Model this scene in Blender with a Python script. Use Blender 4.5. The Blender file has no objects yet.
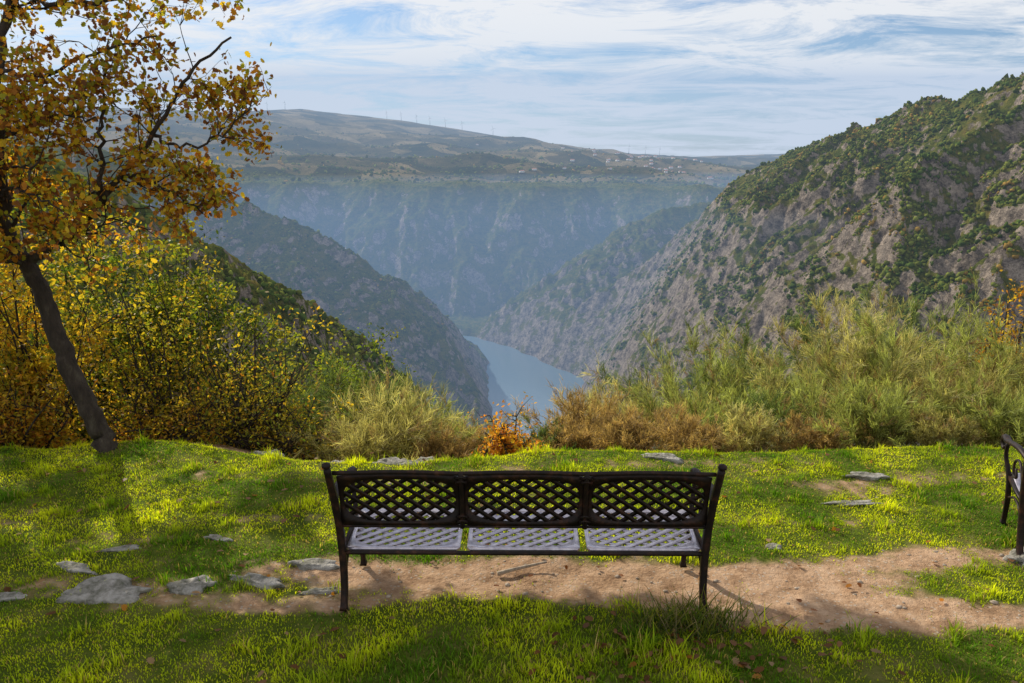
import bpy, math, numpy as np, time
from mathutils import Vector
T0 = time.time()
rng = np.random.default_rng(7)
sc = bpy.context.scene
sc.view_settings.view_transform = 'Standard'
sc.view_settings.look = 'None'
sc.view_settings.exposure = 0
COL = sc.collection

# ---------------------------------------------------------------- noise
_p = np.random.default_rng(3).permutation(256); _p = np.concatenate([_p, _p])
_ga = np.random.default_rng(5).random(256) * 2 * np.pi
_gx, _gy = np.cos(_ga), np.sin(_ga)
def perlin(x, y, seed=0):
    x = np.asarray(x, float) + seed * 17.31; y = np.asarray(y, float) + seed * 9.17
    xi = np.floor(x).astype(int); yi = np.floor(y).astype(int)
    xf = x - xi; yf = y - yi
    xi &= 255; yi &= 255
    u = xf**3 * (xf * (xf * 6 - 15) + 10); v = yf**3 * (yf * (yf * 6 - 15) + 10)
    def g(ix, iy, dx, dy):
        h = _p[_p[ix & 255] + (iy & 255)]
        return _gx[h] * dx + _gy[h] * dy
    a = g(xi, yi, xf, yf); b = g(xi + 1, yi, xf - 1, yf)
    c = g(xi, yi + 1, xf, yf - 1); d = g(xi + 1, yi + 1, xf - 1, yf - 1)
    return ((a + u * (b - a)) * (1 - v) + (c + u * (d - c)) * v) * 1.4
def fbm(x, y, o=5, seed=0, ridged=False, gain=.5):
    s = 0; a = 1; f = 1; t = 0
    for i in range(o):
        n = perlin(x * f, y * f, seed + i)
        if ridged: n = 1 - 2 * np.abs(n)
        s = s + a * n; t += a; a *= gain; f *= 2.03
    return s / t
def sstep(a, b, x):
    t = np.clip((x - a) / (b - a), 0, 1); return t * t * (3 - 2 * t)

# ---------------------------------------------------------------- mesh helpers
def mk(name, V, F, mat, col=None, smooth=False, parent=None, attrs=None):
    V = np.ascontiguousarray(V, dtype=np.float32)
    if not isinstance(F, (list, tuple)): F = [F]
    F = [np.ascontiguousarray(f, dtype=np.int32) for f in F if len(f)]
    me = bpy.data.meshes.new(name)
    me.vertices.add(len(V)); me.vertices.foreach_set('co', V.ravel())
    nl = sum(f.size for f in F); npoly = sum(len(f) for f in F)
    me.loops.add(nl); me.loops.foreach_set('vertex_index', np.concatenate([f.ravel() for f in F]))
    tot = np.concatenate([np.full(len(f), f.shape[1], np.int32) for f in F])
    st = np.concatenate([[0], np.cumsum(tot)[:-1]]).astype(np.int32)
    me.polygons.add(npoly); me.polygons.foreach_set('loop_start', st)
    me.polygons.foreach_set('loop_total', tot)
    if smooth: me.polygons.foreach_set('use_smooth', np.ones(npoly, bool))
    me.update(calc_edges=True)
    if col is not None:
        c = np.ones((len(V), 4), np.float32); c[:, :3] = col
        a = me.attributes.new('Col', 'FLOAT_COLOR', 'POINT'); a.data.foreach_set('color', c.ravel())
    for k, val in (attrs or {}).items():
        a = me.attributes.new(k, 'FLOAT', 'POINT'); a.data.foreach_set('value', np.ascontiguousarray(val, np.float32).ravel())
    me.materials.append(mat)
    ob = bpy.data.objects.new(name, me); COL.objects.link(ob)
    if parent: ob.parent = parent
    return ob
def empty(name, loc=(0, 0, 0), rz=0):
    e = bpy.data.objects.new(name, None); COL.objects.link(e)
    e.location = loc; e.rotation_euler = (0, 0, rz); e.empty_display_size = .2
    return e
class Acc:
    def __init__(s): s.V = []; s.F = {}; s.n = 0; s.C = []
    def add(s, V, F, c=None):
        V = np.asarray(V, float); F = np.asarray(F)
        s.V.append(V); s.F.setdefault(F.shape[1], []).append(F + s.n); s.n += len(V)
        if c is not None: s.C.append(np.broadcast_to(c, (len(V), 3)))
    def mk(s, name, mat, **k):
        return mk(name, np.concatenate(s.V), [np.concatenate(f) for f in s.F.values()], mat,
                  col=np.concatenate(s.C) if s.C else None, **k)
def tube(acc, P, R, n=6, c=None, phase=0.0, flat=(1, 1)):
    P = np.asarray(P, float); m = len(P); R = np.broadcast_to(R, (m,))
    T = np.gradient(P, axis=0); T /= np.linalg.norm(T, axis=1)[:, None] + 1e-9
    ref = np.array([1., 0, 0]) if abs(T[:, 0]).mean() < .8 else np.array([0, 0, 1.])
    A = np.cross(T, ref); A /= np.linalg.norm(A, axis=1)[:, None] + 1e-9
    B = np.cross(T, A)
    th = np.arange(n) / n * 2 * np.pi + phase
    V = P[:, None] + R[:, None, None] * (np.cos(th)[None, :, None] * A[:, None] * flat[0] + np.sin(th)[None, :, None] * B[:, None] * flat[1])
    i = np.arange(m - 1)[:, None] * n; j = np.arange(n)[None]; j2 = (j + 1) % n
    F = np.stack([i + j, i + j2, i + n + j2, i + n + j], -1).reshape(-1, 4)
    acc.add(V.reshape(-1, 3), F, c)
    caps = np.arange(n)[None]
    acc.F.setdefault(n, []).append(caps[:, ::-1] + acc.n - m * n); acc.F[n].append(caps + acc.n - n)
def spline(P, k=6):
    P = np.asarray(P, float); Q = np.vstack([2 * P[0] - P[1], P, 2 * P[-1] - P[-2]]); out = []
    for i in range(len(P) - 1):
        a, b, c, d = Q[i:i + 4]
        for t in np.arange(k) / k:
            out.append(.5 * ((2 * b) + (-a + c) * t + (2 * a - 5 * b + 4 * c - d) * t * t + (-a + 3 * b - 3 * c + d) * t**3))
    out.append(P[-1]); return np.array(out)

# ---------------------------------------------------------------- material helpers
def newmat(name):
    m = bpy.data.materials.new(name); m.use_nodes = True; nt = m.node_tree
    for n in list(nt.nodes): nt.nodes.remove(n)
    return m, nt, nt.nodes.new('ShaderNodeOutputMaterial')
def N(nt, t, **kw):
    n = nt.nodes.new(t)
    for k, v in kw.items(): setattr(n, k, v)
    return n
def ramp(nt, fac, stops, interp='LINEAR'):
    r = nt.nodes.new('ShaderNodeValToRGB'); r.color_ramp.interpolation = interp
    el = r.color_ramp.elements
    while len(el) < len(stops): el.new(.5)
    for e, (p, c) in zip(el, stops):
        e.position = p; e.color = (*c, 1) if len(c) == 3 else c
    nt.links.new(fac, r.inputs[0]); return r.outputs[0]
def noise(nt, vec, scale, detail=6, rough=.55, dist=0):
    n = nt.nodes.new('ShaderNodeTexNoise'); n.inputs['Scale'].default_value = scale
    n.inputs['Detail'].default_value = detail; n.inputs['Roughness'].default_value = rough
    n.inputs['Distortion'].default_value = dist
    if vec is not None: nt.links.new(vec, n.inputs['Vector'])
    return n.outputs['Fac']
def mixc(nt, f, a, b, mode='MIX'):
    m = nt.nodes.new('ShaderNodeMix'); m.data_type = 'RGBA'; m.blend_type = mode
    for s, v in ((m.inputs[0], f), (m.inputs[6], a), (m.inputs[7], b)):
        if hasattr(v, 'links'): nt.links.new(v, s)
        else: s.default_value = v if not isinstance(v, tuple) else ((*v, 1) if len(v) == 3 else v)
    return m.outputs[2]
def math_(nt, op, a, b=None, clamp=False):
    m = nt.nodes.new('ShaderNodeMath'); m.operation = op; m.use_clamp = clamp
    for s, v in ((m.inputs[0], a), (m.inputs[1], b)):
        if v is None: continue
        if hasattr(v, 'links'): nt.links.new(v, s)
        else: s.default_value = v
    return m.outputs[0]
def bump(nt, h, strength, dist):
    b = nt.nodes.new('ShaderNodeBump'); b.inputs['Strength'].default_value = strength; b.inputs['Distance'].default_value = dist
    nt.links.new(h, b.inputs['Height']); return b.outputs[0]

def leafmat(name, trans=.45, rough=.55, spec=.3, tint=(1.5, 1.45, .8)):
    m, nt, out = newmat(name)
    a = N(nt, 'ShaderNodeAttribute', attribute_name='Col')
    p = N(nt, 'ShaderNodeBsdfPrincipled'); p.inputs['Roughness'].default_value = rough
    p.inputs['Specular IOR Level'].default_value = spec
    t = N(nt, 'ShaderNodeBsdfTranslucent'); mx = N(nt, 'ShaderNodeMixShader'); mx.inputs[0].default_value = trans
    tc = mixc(nt, 1.0, a.outputs['Color'], tint, 'MULTIPLY')
    nt.links.new(a.outputs['Color'], p.inputs['Base Color']); nt.links.new(tc, t.inputs['Color'])
    nt.links.new(p.outputs[0], mx.inputs[1]); nt.links.new(t.outputs[0], mx.inputs[2]); nt.links.new(mx.outputs[0], out.inputs[0])
    return m
M_leaf = leafmat('leaf', .55, tint=(1.7, 1.6, .8))
M_grass = leafmat('grass_blade', .5, .6, .12, (1.8, 1.7, .7))
M_broom = leafmat('broom_stem', .45)
m, nt, out = newmat('far_foliage')
a = N(nt, 'ShaderNodeAttribute', attribute_name='Col'); p = N(nt, 'ShaderNodeBsdfDiffuse')
nt.links.new(a.outputs['Color'], p.inputs[0]); nt.links.new(p.outputs[0], out.inputs[0]); M_far = m

def simple(name, stops, scale, rough=.8, bs=.5, bd=.01, metal=0, detail=6, spec=.3, vec_scale=None):
    m, nt, out = newmat(name)
    tc = N(nt, 'ShaderNodeTexCoord'); vec = tc.outputs['Object']
    if vec_scale:
        mp = N(nt, 'ShaderNodeMapping'); mp.inputs['Scale'].default_value = vec_scale
        nt.links.new(vec, mp.inputs[0]); vec = mp.outputs[0]
    f = noise(nt, vec, scale, detail, .65)
    p = N(nt, 'ShaderNodeBsdfPrincipled'); p.inputs['Roughness'].default_value = rough; p.inputs['Metallic'].default_value = metal
    p.inputs['Specular IOR Level'].default_value = spec
    nt.links.new(ramp(nt, f, stops), p.inputs['Base Color'])
    f2 = noise(nt, vec, scale * 3, 4, .6)
    nt.links.new(bump(nt, f2, bs, bd), p.inputs['Normal'])
    nt.links.new(p.outputs[0], out.inputs[0]); return m
M_bark = simple('bark', [(.3, (.018, .013, .010)), (.55, (.045, .033, .025)), (.72, (.09, .075, .055))], 14, .9, .9, .02, vec_scale=(1, 1, .3))
M_rock = simple('rock', [(.32, (.07, .075, .045)), (.45, (.20, .19, .16)), (.58, (.34, .32, .29)), (.75, (.45, .43, .40))], 12, .95, 1.0, .025)
M_peb = simple('pebble', [(.32, (.2, .16, .12)), (.6, (.42, .34, .27))], 25, .95, .5, .01)
M_iron = simple('cast_iron', [(.35, (.008, .005, .004)), (.52, (.016, .008, .006)), (.64, (.045, .018, .010)), (.75, (.09, .04, .022))], 18, .55, .35, .003, metal=.1, spec=.25)
M_seat = simple('sky_sheen_cast_iron', [(.3, (.30, .27, .31)), (.5, (.48, .44, .49)), (.7, (.62, .58, .63))], 26, .28, .25, .002, metal=.7, spec=.6)  # same iron; pale base colour paints in the sky's glancing reflection
M_white = simple('white_paint', [(.3, (.7, .7, .68)), (.7, (.8, .8, .78))], 3, .6, .1, .01)
M_roof = simple('roof_tile', [(.3, (.25, .1, .06)), (.7, (.35, .16, .1))], 3, .8, .1, .01)
M_stick = simple('dry_wood', [(.3, (.25, .19, .14)), (.7, (.5, .42, .33))], 30, .85, .5, .005)

# ---------------------------------------------------------------- terrain function
def ridge(x, y, P, slope, seed, gul=(90, .22, 38), ref=None):
    best = np.full(x.shape, -1e9); S = np.zeros(x.shape); D = np.zeros(x.shape); cum = 0
    P = np.asarray(P, float)
    for a, b in zip(P[:-1], P[1:]):
        dx, dy = b[0] - a[0], b[1] - a[1]; L = math.hypot(dx, dy)
        t = np.clip(((x - a[0]) * dx + (y - a[1]) * dy) / L**2, 0, 1)
        d = np.hypot(x - a[0] - t * dx, y - a[1] - t * dy)
        h = a[2] + t * (b[2] - a[2]) - slope * d
        m = h > best; best = np.where(m, h, best); S = np.where(m, cum + t * L, S); D = np.where(m, d, D); cum += L
    w, k, mx = gul
    M = best > (np.maximum(-440, ref - 55) if ref is not None else -440)
    if M.any():
        xm, ym, Sm, Dm = x[M], y[M], S[M], D[M]
        g = fbm(xm / w + .4 * perlin(xm / 60, ym / 60, seed), ym / w, 4, seed, True)
        g2 = fbm(Sm / w + .45 * perlin(xm / 70, ym / 70, seed + 3), Dm / (w * 3.2), 4, seed + 5, True, .55)
        best[M] += (.45 * g + .85 * g2 - .3) * np.minimum(Dm * k + 4, mx)
    return best if ref is None else np.maximum(best, ref)
E_P = [(1100, -200, 170), (900, 200, 150), (700, 600, 112), (551, 900, 73), (491, 1050, 52), (457, 1150, 23), (423, 1250, 0), (363, 1300, -38), (309, 1330, -85), (231, 1330, -160), (145, 1300, -238), (125, 1330, -321), (132, 1345, -400)]
E2_P = [(600, 860, 85), (490, 830, 35), (380, 780, -22), (290, 735, -78), (220, 700, -140), (160, 690, -225), (110, 680, -330)]
E3_P = [(470, 1130, 40), (390, 1080, 0), (300, 1020, -62), (225, 980, -135), (150, 960, -235), (105, 950, -330)]
E4_P = [(660, 700, 95), (530, 650, 42), (410, 595, -22), (318, 555, -82), (250, 520, -140), (200, 500, -230)]
F_P = [(700, 1900, -60), (418, 1800, -106), (325, 1780, -121), (235, 1750, -175), (157, 1720, -230), (103, 1700, -271), (38, 1680, -326), (6, 1665, -373), (0, 1660, -400)]
B_P = [(-1300, 1800, 70), (-752, 1500, 8), (-556, 1450, -58), (-386, 1400, -116), (-278, 1370, -165), (-190, 1340, -237), (-104, 1310, -308), (-45, 1280, -361), (-25, 1266, -400)]
A_P = [(-600, 250, 80), (-277, 500, -6), (-240, 520, -35), (-211, 540, -70), (-151, 560, -112), (-119, 570, -136), (-101, 580, -166), (-87, 590, -213), (-60, 620, -300), (-50, 640, -400)]
RIV = [(500, 200, 45), (150, 500, 45), (60, 800, 45), (30, 1000, 48), (25, 1136, 50), (42, 1408, 88), (0, 1560, 50), (-30, 1650, 36), (-110, 1750, 36), (-320, 1840, 36), (-800, 2000, 40), (-1800, 2100, 40)]
ZC = ([-9000, -4300, -3300, -2460, -1784, -942, -102, 750, 1430, 2155, 4000, 9000], [650, 455, 390, 360, 385, 292, 165, 45, -12, 10, 60, 100])
def edge(x): return 6.45 + .35 * perlin(x * .5, x * 0 + 3.3) + .25 * sstep(1, 3, x) + .35 * sstep(-2, -4, x)
def nearhill(x, y):
    d = np.maximum(0, y - edge(x)); sl = np.where(x < -2, .40, .52)
    return np.where(d < 40, -sl * d, -sl * 40 - .78 * (d - 40))
def H(x, y):
    x = np.asarray(x, float); y = np.asarray(y, float)
    nh = nearhill(x, y)
    if y.max() < 60: return nh
    far = sstep(60, 200, y)
    nh = nh + far * 12 * fbm(x / 60, y / 60, 4, 20)
    z = np.maximum(nh, -392.)
    yr = 2300 + 170 * perlin(x / 520, x * 0 + .5) + 90 * perlin(x / 150, x * 0 + 5.5)
    M = y > yr - 480
    if M.any():
        xm, ym, yrm = x[M], y[M], yr[M]
        zr = -84 + 22 * fbm(xm / 300, xm * 0 + 8.1, 4, 3) + np.interp(xm, [-1500, -700, 300, 700], [40, 8, -4, -25])
        zc = np.interp(xm, *ZC)
        fr = np.clip((ym - yrm) / (7000 - yrm), 0, 1)
        pl = zr + (zc - zr) * fr**1.1 + 130 * fbm(xm / 1100, ym / 700, 6, 11) * np.minimum(1, fr * 5) * (1 - .88 * sstep(.7, 1, fr))
        pl = np.where(ym > 7000, pl - (ym - 7000) * .3, pl)
        c = np.where(ym < yrm, zr - .80 * (yrm - ym) + 66 * np.minimum(1, (yrm - ym) / 120) * (fbm(xm / 210, ym / 380, 5, 13, True) - .3), pl)
        z[M] = np.maximum(z[M], c)
    z = ridge(x, y, F_P, .74, 2, (80, .25, 34), z)
    z = ridge(x, y, B_P, .85, 4, (85, .28, 36), z)
    z = ridge(x, y, A_P, .85, 6, (60, .2, 18), z)
    z = ridge(x, y, E_P, .80, 1, (110, .28, 50), z)
    z = ridge(x, y, E3_P, 1.15, 8, (75, .28, 26), z)
    z = ridge(x, y, E2_P, 1.15, 9, (75, .28, 30), z)
    z = ridge(x, y, E4_P, 1.15, 10, (75, .28, 28), z)
    M = (y > 60) & (y < 3000)
    xm, ym = x[M], y[M]
    rk = fbm(xm / 46, ym / 46, 5, 30, True, .55); crag = fbm(xm / 19 + .5 * perlin(xm / 30, ym / 30, 33), ym / 19, 4, 31, True, .6)
    patch = sstep(-.1, .3, fbm(xm / 130, ym / 130, 3, 34))
    z[M] += (rk * 9 + crag * (2.0 + 11.0 * patch)) * far[M] * (1 - .75 * sstep(2200, 3000, ym))
    M = (y > 120) & (y < 2600)
    xm, ym = x[M], y[M]; rd = np.full(xm.shape, 1e9)
    for p, q in zip(RIV[:-1], RIV[1:]):
        dx, dy = q[0] - p[0], q[1] - p[1]
        t = np.clip(((xm - p[0]) * dx + (ym - p[1]) * dy) / (dx * dx + dy * dy), 0, 1)
        rd = np.minimum(rd, np.hypot(xm - p[0] - t * dx, ym - p[1] - t * dy) - (p[2] + t * (q[2] - p[2])))
    rd = rd + 7 * perlin(xm / 40, ym / 40, 40)
    cv = -401 + 1.5 * np.maximum(rd, -6) + np.clip(rd * .12, 0, 12) * fbm(xm / 25, ym / 25, 3, 41, True)
    z[M] = np.minimum(z[M], cv)
    return z
def lawn(x, y):
    k = np.exp(-np.maximum(0, np.hypot(x, y) - 20) / 20)
    return k * (.05 * fbm(x * .9, y * .9, 3, 50) + .018 * fbm(x * 6, y * 6, 3, 51))
def G(x, y):
    z = H(x, y)
    return z + lawn(x, y) if np.min(y) < 100 else z
DIRT = [(.30, 4.50, 1.30, .30, 1.1), (1.6, 4.30, .85, .30, 1.1), (2.4, 4.05, 1.0, .18, .8), (3.1, 4.75, 1.1, .18, .75), (2.2, 4.55, .6, .2, .4), (-1.45, 4.2, .85, .13, .75), (-1.25, 4.6, .6, .22, .6),
        (2.7, 5.9, .7, .2, .5), (2.3, 5.3, .7, .12, .4), (-2.6, 4.4, .9, .16, .6), (-2.6, 5.0, .6, .12, .45), (-3.6, 5.4, .8, .3, .35), (-.7, 6.1, 1.2, .25, .5), (1.5, 6.4, 1.5, .2, .45), (-1.6, 5.3, .7, .1, .4), (3.6, 6.1, .8, .15, .45), (-2.6, 6.1, .7, .15, .35), (1.2, 5.5, .6, .1, .3)]
def dirt(x, y):
    s = np.zeros(np.shape(x))
    for cx, cy, rx, ry, w in DIRT:
        s = s + w * np.exp(-(((x - cx) / rx)**2 + ((y - cy) / ry)**2)**1.4)
    s = s + .42 * fbm(x * 2.2, y * 2.8, 4, 60) + .38 * fbm(x * 8, y * 9, 3, 61)
    s = s + sstep(0, .6, y - edge(x)) * .8
    return sstep(.30, .80, s)

OY = -6.0
rr = np.concatenate([np.linspace(2, 9, 40, endpoint=False), np.linspace(9, 14, 180, endpoint=False), np.geomspace(14, 70, 110, endpoint=False),
                     np.geomspace(70, 380, 80, endpoint=False), np.linspace(380, 1750, 560, endpoint=False), np.geomspace(1750, 3000, 150, endpoint=False), np.geomspace(3000, 9500, 160)])
az = np.radians(np.linspace(-50, 50, 960))
def sheet(name, r, mat):
    Rr, Az = np.meshgrid(r, az, indexing='ij')
    X = Rr * np.sin(Az); Y = OY + Rr * np.cos(Az); Z = G(X.ravel(), Y.ravel()).reshape(X.shape)
    n0, n1 = Z.shape
    i = np.arange(n0 - 1)[:, None] * n1; j = np.arange(n1 - 1)[None]
    F = np.stack([i + j, i + j + 1, i + n1 + j + 1, i + n1 + j], -1).reshape(-1, 4)[:, ::-1]
    D = dirt(X, Y) if r[0] < 10 else np.zeros(X.shape)
    return mk(name, np.stack([X, Y, Z], -1).reshape(-1, 3), F, mat, smooth=True, attrs={'dirt': D})
m, nt, out = newmat('lawn_and_earth')
tc = N(nt, 'ShaderNodeTexCoord'); ov = tc.outputs['Object']
at = N(nt, 'ShaderNodeAttribute', attribute_name='dirt')
gcol = ramp(nt, noise(nt, ov, 3.5, 6, .7), [(.3, (.035, .06, .008)), (.5, (.09, .12, .012)), (.7, (.17, .15, .045))])
dcol = ramp(nt, noise(nt, ov, 6, 8, .75), [(.3, (.19, .105, .055)), (.5, (.44, .28, .17)), (.68, (.60, .41, .27))])
peb = N(nt, 'ShaderNodeTexVoronoi'); peb.inputs['Scale'].default_value = 42; nt.links.new(ov, peb.inputs['Vector'])
scn = N(nt, 'ShaderNodeSeparateColor'); nt.links.new(peb.outputs['Color'], scn.inputs[0])
pmask = math_(nt, 'MULTIPLY', math_(nt, 'GREATER_THAN', scn.outputs[0], .8), math_(nt, 'LESS_THAN', peb.outputs['Distance'], .38))
dcol = mixc(nt, math_(nt, 'MULTIPLY', pmask, .7), dcol, (.50, .42, .34))
colr = mixc(nt, at.outputs['Fac'], gcol, dcol)
p = N(nt, 'ShaderNodeBsdfPrincipled'); p.inputs['Roughness'].default_value = .95; p.inputs['Specular IOR Level'].default_value = .1
nt.links.new(colr, p.inputs['Base Color'])
hh = math_(nt, 'ADD', noise(nt, ov, 26, 5, .7), math_(nt, 'MULTIPLY', pmask, .5))
nt.links.new(bump(nt, hh, 1.0, .035), p.inputs['Normal']); nt.links.new(p.outputs[0], out.inputs[0]); M_ground = m
# hill material
m, nt, out = newmat('hillside')
tc = N(nt, 'ShaderNodeTexCoord'); ov = tc.outputs['Object']
geo = N(nt, 'ShaderNodeNewGeometry'); sx = N(nt, 'ShaderNodeSeparateXYZ'); nt.links.new(geo.outputs['Normal'], sx.inputs[0])
veg = ramp(nt, noise(nt, ov, .06, 7, .8), [(.3, (.035, .055, .012)), (.46, (.09, .115, .020)), (.58, (.18, .17, .035)), (.72, (.30, .20, .065))])
rck = ramp(nt, noise(nt, ov, .09, 8, .85), [(.34, (.05, .038, .03)), (.45, (.19, .155, .125)), (.54, (.40, .325, .26)), (.66, (.60, .49, .40))])
sl = math_(nt, 'ADD', sx.outputs['Z'], math_(nt, 'MULTIPLY', math_(nt, 'SUBTRACT', noise(nt, ov, .03, 7, .75), .5), 1.2))
rm = ramp(nt, sl, [(.57, (1, 1, 1)), (.64, (0, 0, 0))])
px = N(nt, 'ShaderNodeSeparateXYZ'); nt.links.new(ov, px.inputs[0])
farm = ramp(nt, math_(nt, 'DIVIDE', px.outputs['Y'], 9000), [(.27, (0, 0, 0)), (.31, (1, 1, 1))])
vor = N(nt, 'ShaderNodeTexVoronoi'); vor.inputs['Scale'].default_value = .006; nt.links.new(ov, vor.inputs['Vector'])
s2 = N(nt, 'ShaderNodeSeparateColor'); nt.links.new(vor.outputs['Color'], s2.inputs[0])
fl = math_(nt, 'ADD', math_(nt, 'MULTIPLY', s2.outputs[0], .28), math_(nt, 'MULTIPLY', noise(nt, ov, .0035, 8, .72), .75))
field = ramp(nt, fl, [(.34, (.02, .035, .012)), (.5, (.09, .08, .028)), (.60, (.21, .165, .075)), (.72, (.32, .25, .13))])
c1 = mixc(nt, rm, veg, rck); c2 = mixc(nt, farm, c1, field)
p = N(nt, 'ShaderNodeBsdfDiffuse')
nt.links.new(c2, p.inputs['Color'])
nt.links.new(bump(nt, noise(nt, ov, .15, 5, .8), 1.0, 10), p.inputs['Normal']); nt.links.new(p.outputs[0], out.inputs[0]); M_hill = m

k = int(np.searchsorted(rr, 70))
sheet('ground', rr[:k + 1], M_ground)
sheet('hills', rr[k:], M_hill)
print('terrain', time.time() - T0)

# ---------------------------------------------------------------- water
m, nt, out = newmat('river_water')
p = N(nt, 'ShaderNodeBsdfPrincipled'); p.inputs['Base Color'].default_value = (.14, .21, .27, 1); p.inputs['Roughness'].default_value = .15
tc = N(nt, 'ShaderNodeTexCoord')
nt.links.new(bump(nt, noise(nt, tc.outputs['Object'], .15, 4, .6), .5, .5), p.inputs['Normal'])
nt.links.new(p.outputs[0], out.inputs[0])
V = [(-2500, 150, -400), (900, 150, -400), (900, 2300, -400), (-2500, 2300, -400)]
mk('river', V, np.array([[0, 1, 2, 3]]), m)

# ---------------------------------------------------------------- distant tree mass on hills
def icosa():
    t = (1 + 5**.5) / 2
    V = np.array([(-1, t, 0), (1, t, 0), (-1, -t, 0), (1, -t, 0), (0, -1, t), (0, 1, t), (0, -1, -t), (0, 1, -t), (t, 0, -1), (t, 0, 1), (-t, 0, -1), (-t, 0, 1)], float)
    F = np.array([(0, 11, 5), (0, 5, 1), (0, 1, 7), (0, 7, 10), (0, 10, 11), (1, 5, 9), (5, 11, 4), (11, 10, 2), (10, 7, 6), (7, 1, 8), (3, 9, 4), (3, 4, 2), (3, 2, 6), (3, 6, 8), (3, 8, 9), (4, 9, 5), (2, 4, 11), (6, 2, 10), (8, 6, 7), (9, 8, 1)])
    return V / np.linalg.norm(V[0]), F
IV, IF = icosa()
def forest(name, n, azr, r0, r1, s0, s1, thr, seed, ks=.30):
    g = np.random.default_rng(seed)
    a = np.radians(g.uniform(*azr, n)); r = r0 * (r1 / r0)**g.random(n)
    x = r * np.sin(a); y = r * np.cos(a)
    dens = fbm(x / 90, y / 90, 6, 70, gain=.6)
    ok = dens > thr - .35; x, y, dens = x[ok], y[ok], dens[ok]
    kx = 6.0; n = len(x)
    z = H(x, y); gx = (H(x + kx, y) - z) / kx; gy = (H(x, y + kx) - z) / kx
    s = np.hypot(gx, gy)
    ok = (dens > thr + ks * (s - .95) + g.normal(0, .12, n)) & (z > -390)
    x, y, z = x[ok], y[ok], z[ok]; n = len(x)
    sz = s0 + (s1 - s0) * g.random(n)**2.5
    R = g.uniform(.5, 1.3, (n, 12, 1))
    V = IV[None] * R * sz[:, None, None] * np.stack([np.ones(n), np.ones(n), g.uniform(.7, 1.3, n)], -1)[:, None]
    th = g.uniform(0, 6.28, n); c, s_ = np.cos(th)[:, None], np.sin(th)[:, None]
    V = np.stack([V[..., 0] * c - V[..., 1] * s_, V[..., 0] * s_ + V[..., 1] * c, V[..., 2]], -1)
    V += np.stack([x, y, z + sz * .3], -1)[:, None]
    F = IF[None] + (np.arange(n) * 12)[:, None, None]
    q = g.random(n) * .8 + .6 * perlin(x / 60, y / 60, 77)
    base = np.where(q[:, None] > .86, [[.26, .165, .04]], np.where(q[:, None] > .35, [[.13, .15, .028]], [[.06, .09, .018]]))
    base = base * g.uniform(.6, 1.4, (n, 1))
    colr = np.repeat(base[:, None], 12, 1).reshape(-1, 3)
    mk(name, V.reshape(-1, 3), F.reshape(-1, 3), M_far, col=colr)
    print(name, n, time.time() - T0)
forest('distant_trees', 160000, (4, 42), 380, 1450, .7, 3.0, -.03, 100, .42)
forest('distant_trees', 40000, (-42, -3), 300, 1500, .8, 3.2, -.12, 101)
forest('distant_trees', 7000, (-40, 16), 2450, 5500, 4, 9, .16, 102)

# ---------------------------------------------------------------- village + turbines
g = np.random.default_rng(9)
vw = Acc(); vr = Acc()
def box(acc, c, s, rz=0):
    V = np.array([(i, j, k) for i in (-.5, .5) for j in (-.5, .5) for k in (0, 1)], float) * s
    cc, ss = math.cos(rz), math.sin(rz); V = np.stack([V[:, 0] * cc - V[:, 1] * ss, V[:, 0] * ss + V[:, 1] * cc, V[:, 2]], -1) + c
    acc.add(V, np.array([(0, 1, 3, 2), (4, 6, 7, 5), (0, 4, 5, 1), (2, 3, 7, 6), (0, 2, 6, 4), (1, 5, 7, 3)]))
for i in range(95):
    y = g.uniform(3000, 4300) if i < 80 else g.uniform(3000, 5200); x = y * (g.normal(.155, .035) if i < 80 else g.uniform(-.25, .2)); z = float(H(np.array([x]), np.array([y]))[0])
    w, d, h = g.uniform(11, 20), g.uniform(9, 14), g.uniform(6, 9); rz = g.uniform(0, 3)
    box(vw, (x, y, z), (w, d, h), rz)
    cc, ss = math.cos(rz), math.sin(rz)
    V = np.array([(-w / 2 - 1, -d / 2 - 1, h), (w / 2 + 1, -d / 2 - 1, h), (w / 2 + 1, d / 2 + 1, h), (-w / 2 - 1, d / 2 + 1, h), (-w / 2, 0, h + 3), (w / 2, 0, h + 3)], float)
    V = np.stack([V[:, 0] * cc - V[:, 1] * ss, V[:, 0] * ss + V[:, 1] * cc, V[:, 2]], -1) + (x, y, z + .1)
    vr.add(V, np.array([(0, 1, 5, 4), (2, 3, 4, 5)])); vr.add(V, np.array([(1, 2, 5), (3, 0, 4)]))
ve = empty('distant_village'); vw.mk('walls', M_white, parent=ve); vr.mk('roofs', M_roof, parent=ve)
tb = Acc()
tube(tb, [(0, 0, -5), (0, 0, 30), (0, 0, 58)], [2.2, 1.7, 1.2], 8)
tube(tb, [(0, -4, 58), (0, 3, 58)], [1.6, 1.6], 8)
for kx in range(3):
    a = math.radians(90 + 120 * kx + 20)
    tube(tb, [(0, -4, 58), (10 * math.cos(a), -4, 58 + 10 * math.sin(a)), (28 * math.cos(a), -4, 58 + 28 * math.sin(a))], [.9, 1.3, .3], 5)
tur = None
for X in (-1050, -930, -800, -690, -560, -420, -160, 990, 1130, 1250, -2050, -1900):
    z = float(H(np.array([X]), np.array([6960.]))[0])
    if tur is None: tur = tb.mk('wind_turbine', M_white, smooth=True); ob = tur
    else: ob = bpy.data.objects.new('wind_turbine', tur.data); COL.objects.link(ob)
    ob.location = (X, 6960, z); ob.rotation_euler = (0, 0, X * .001)

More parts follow.
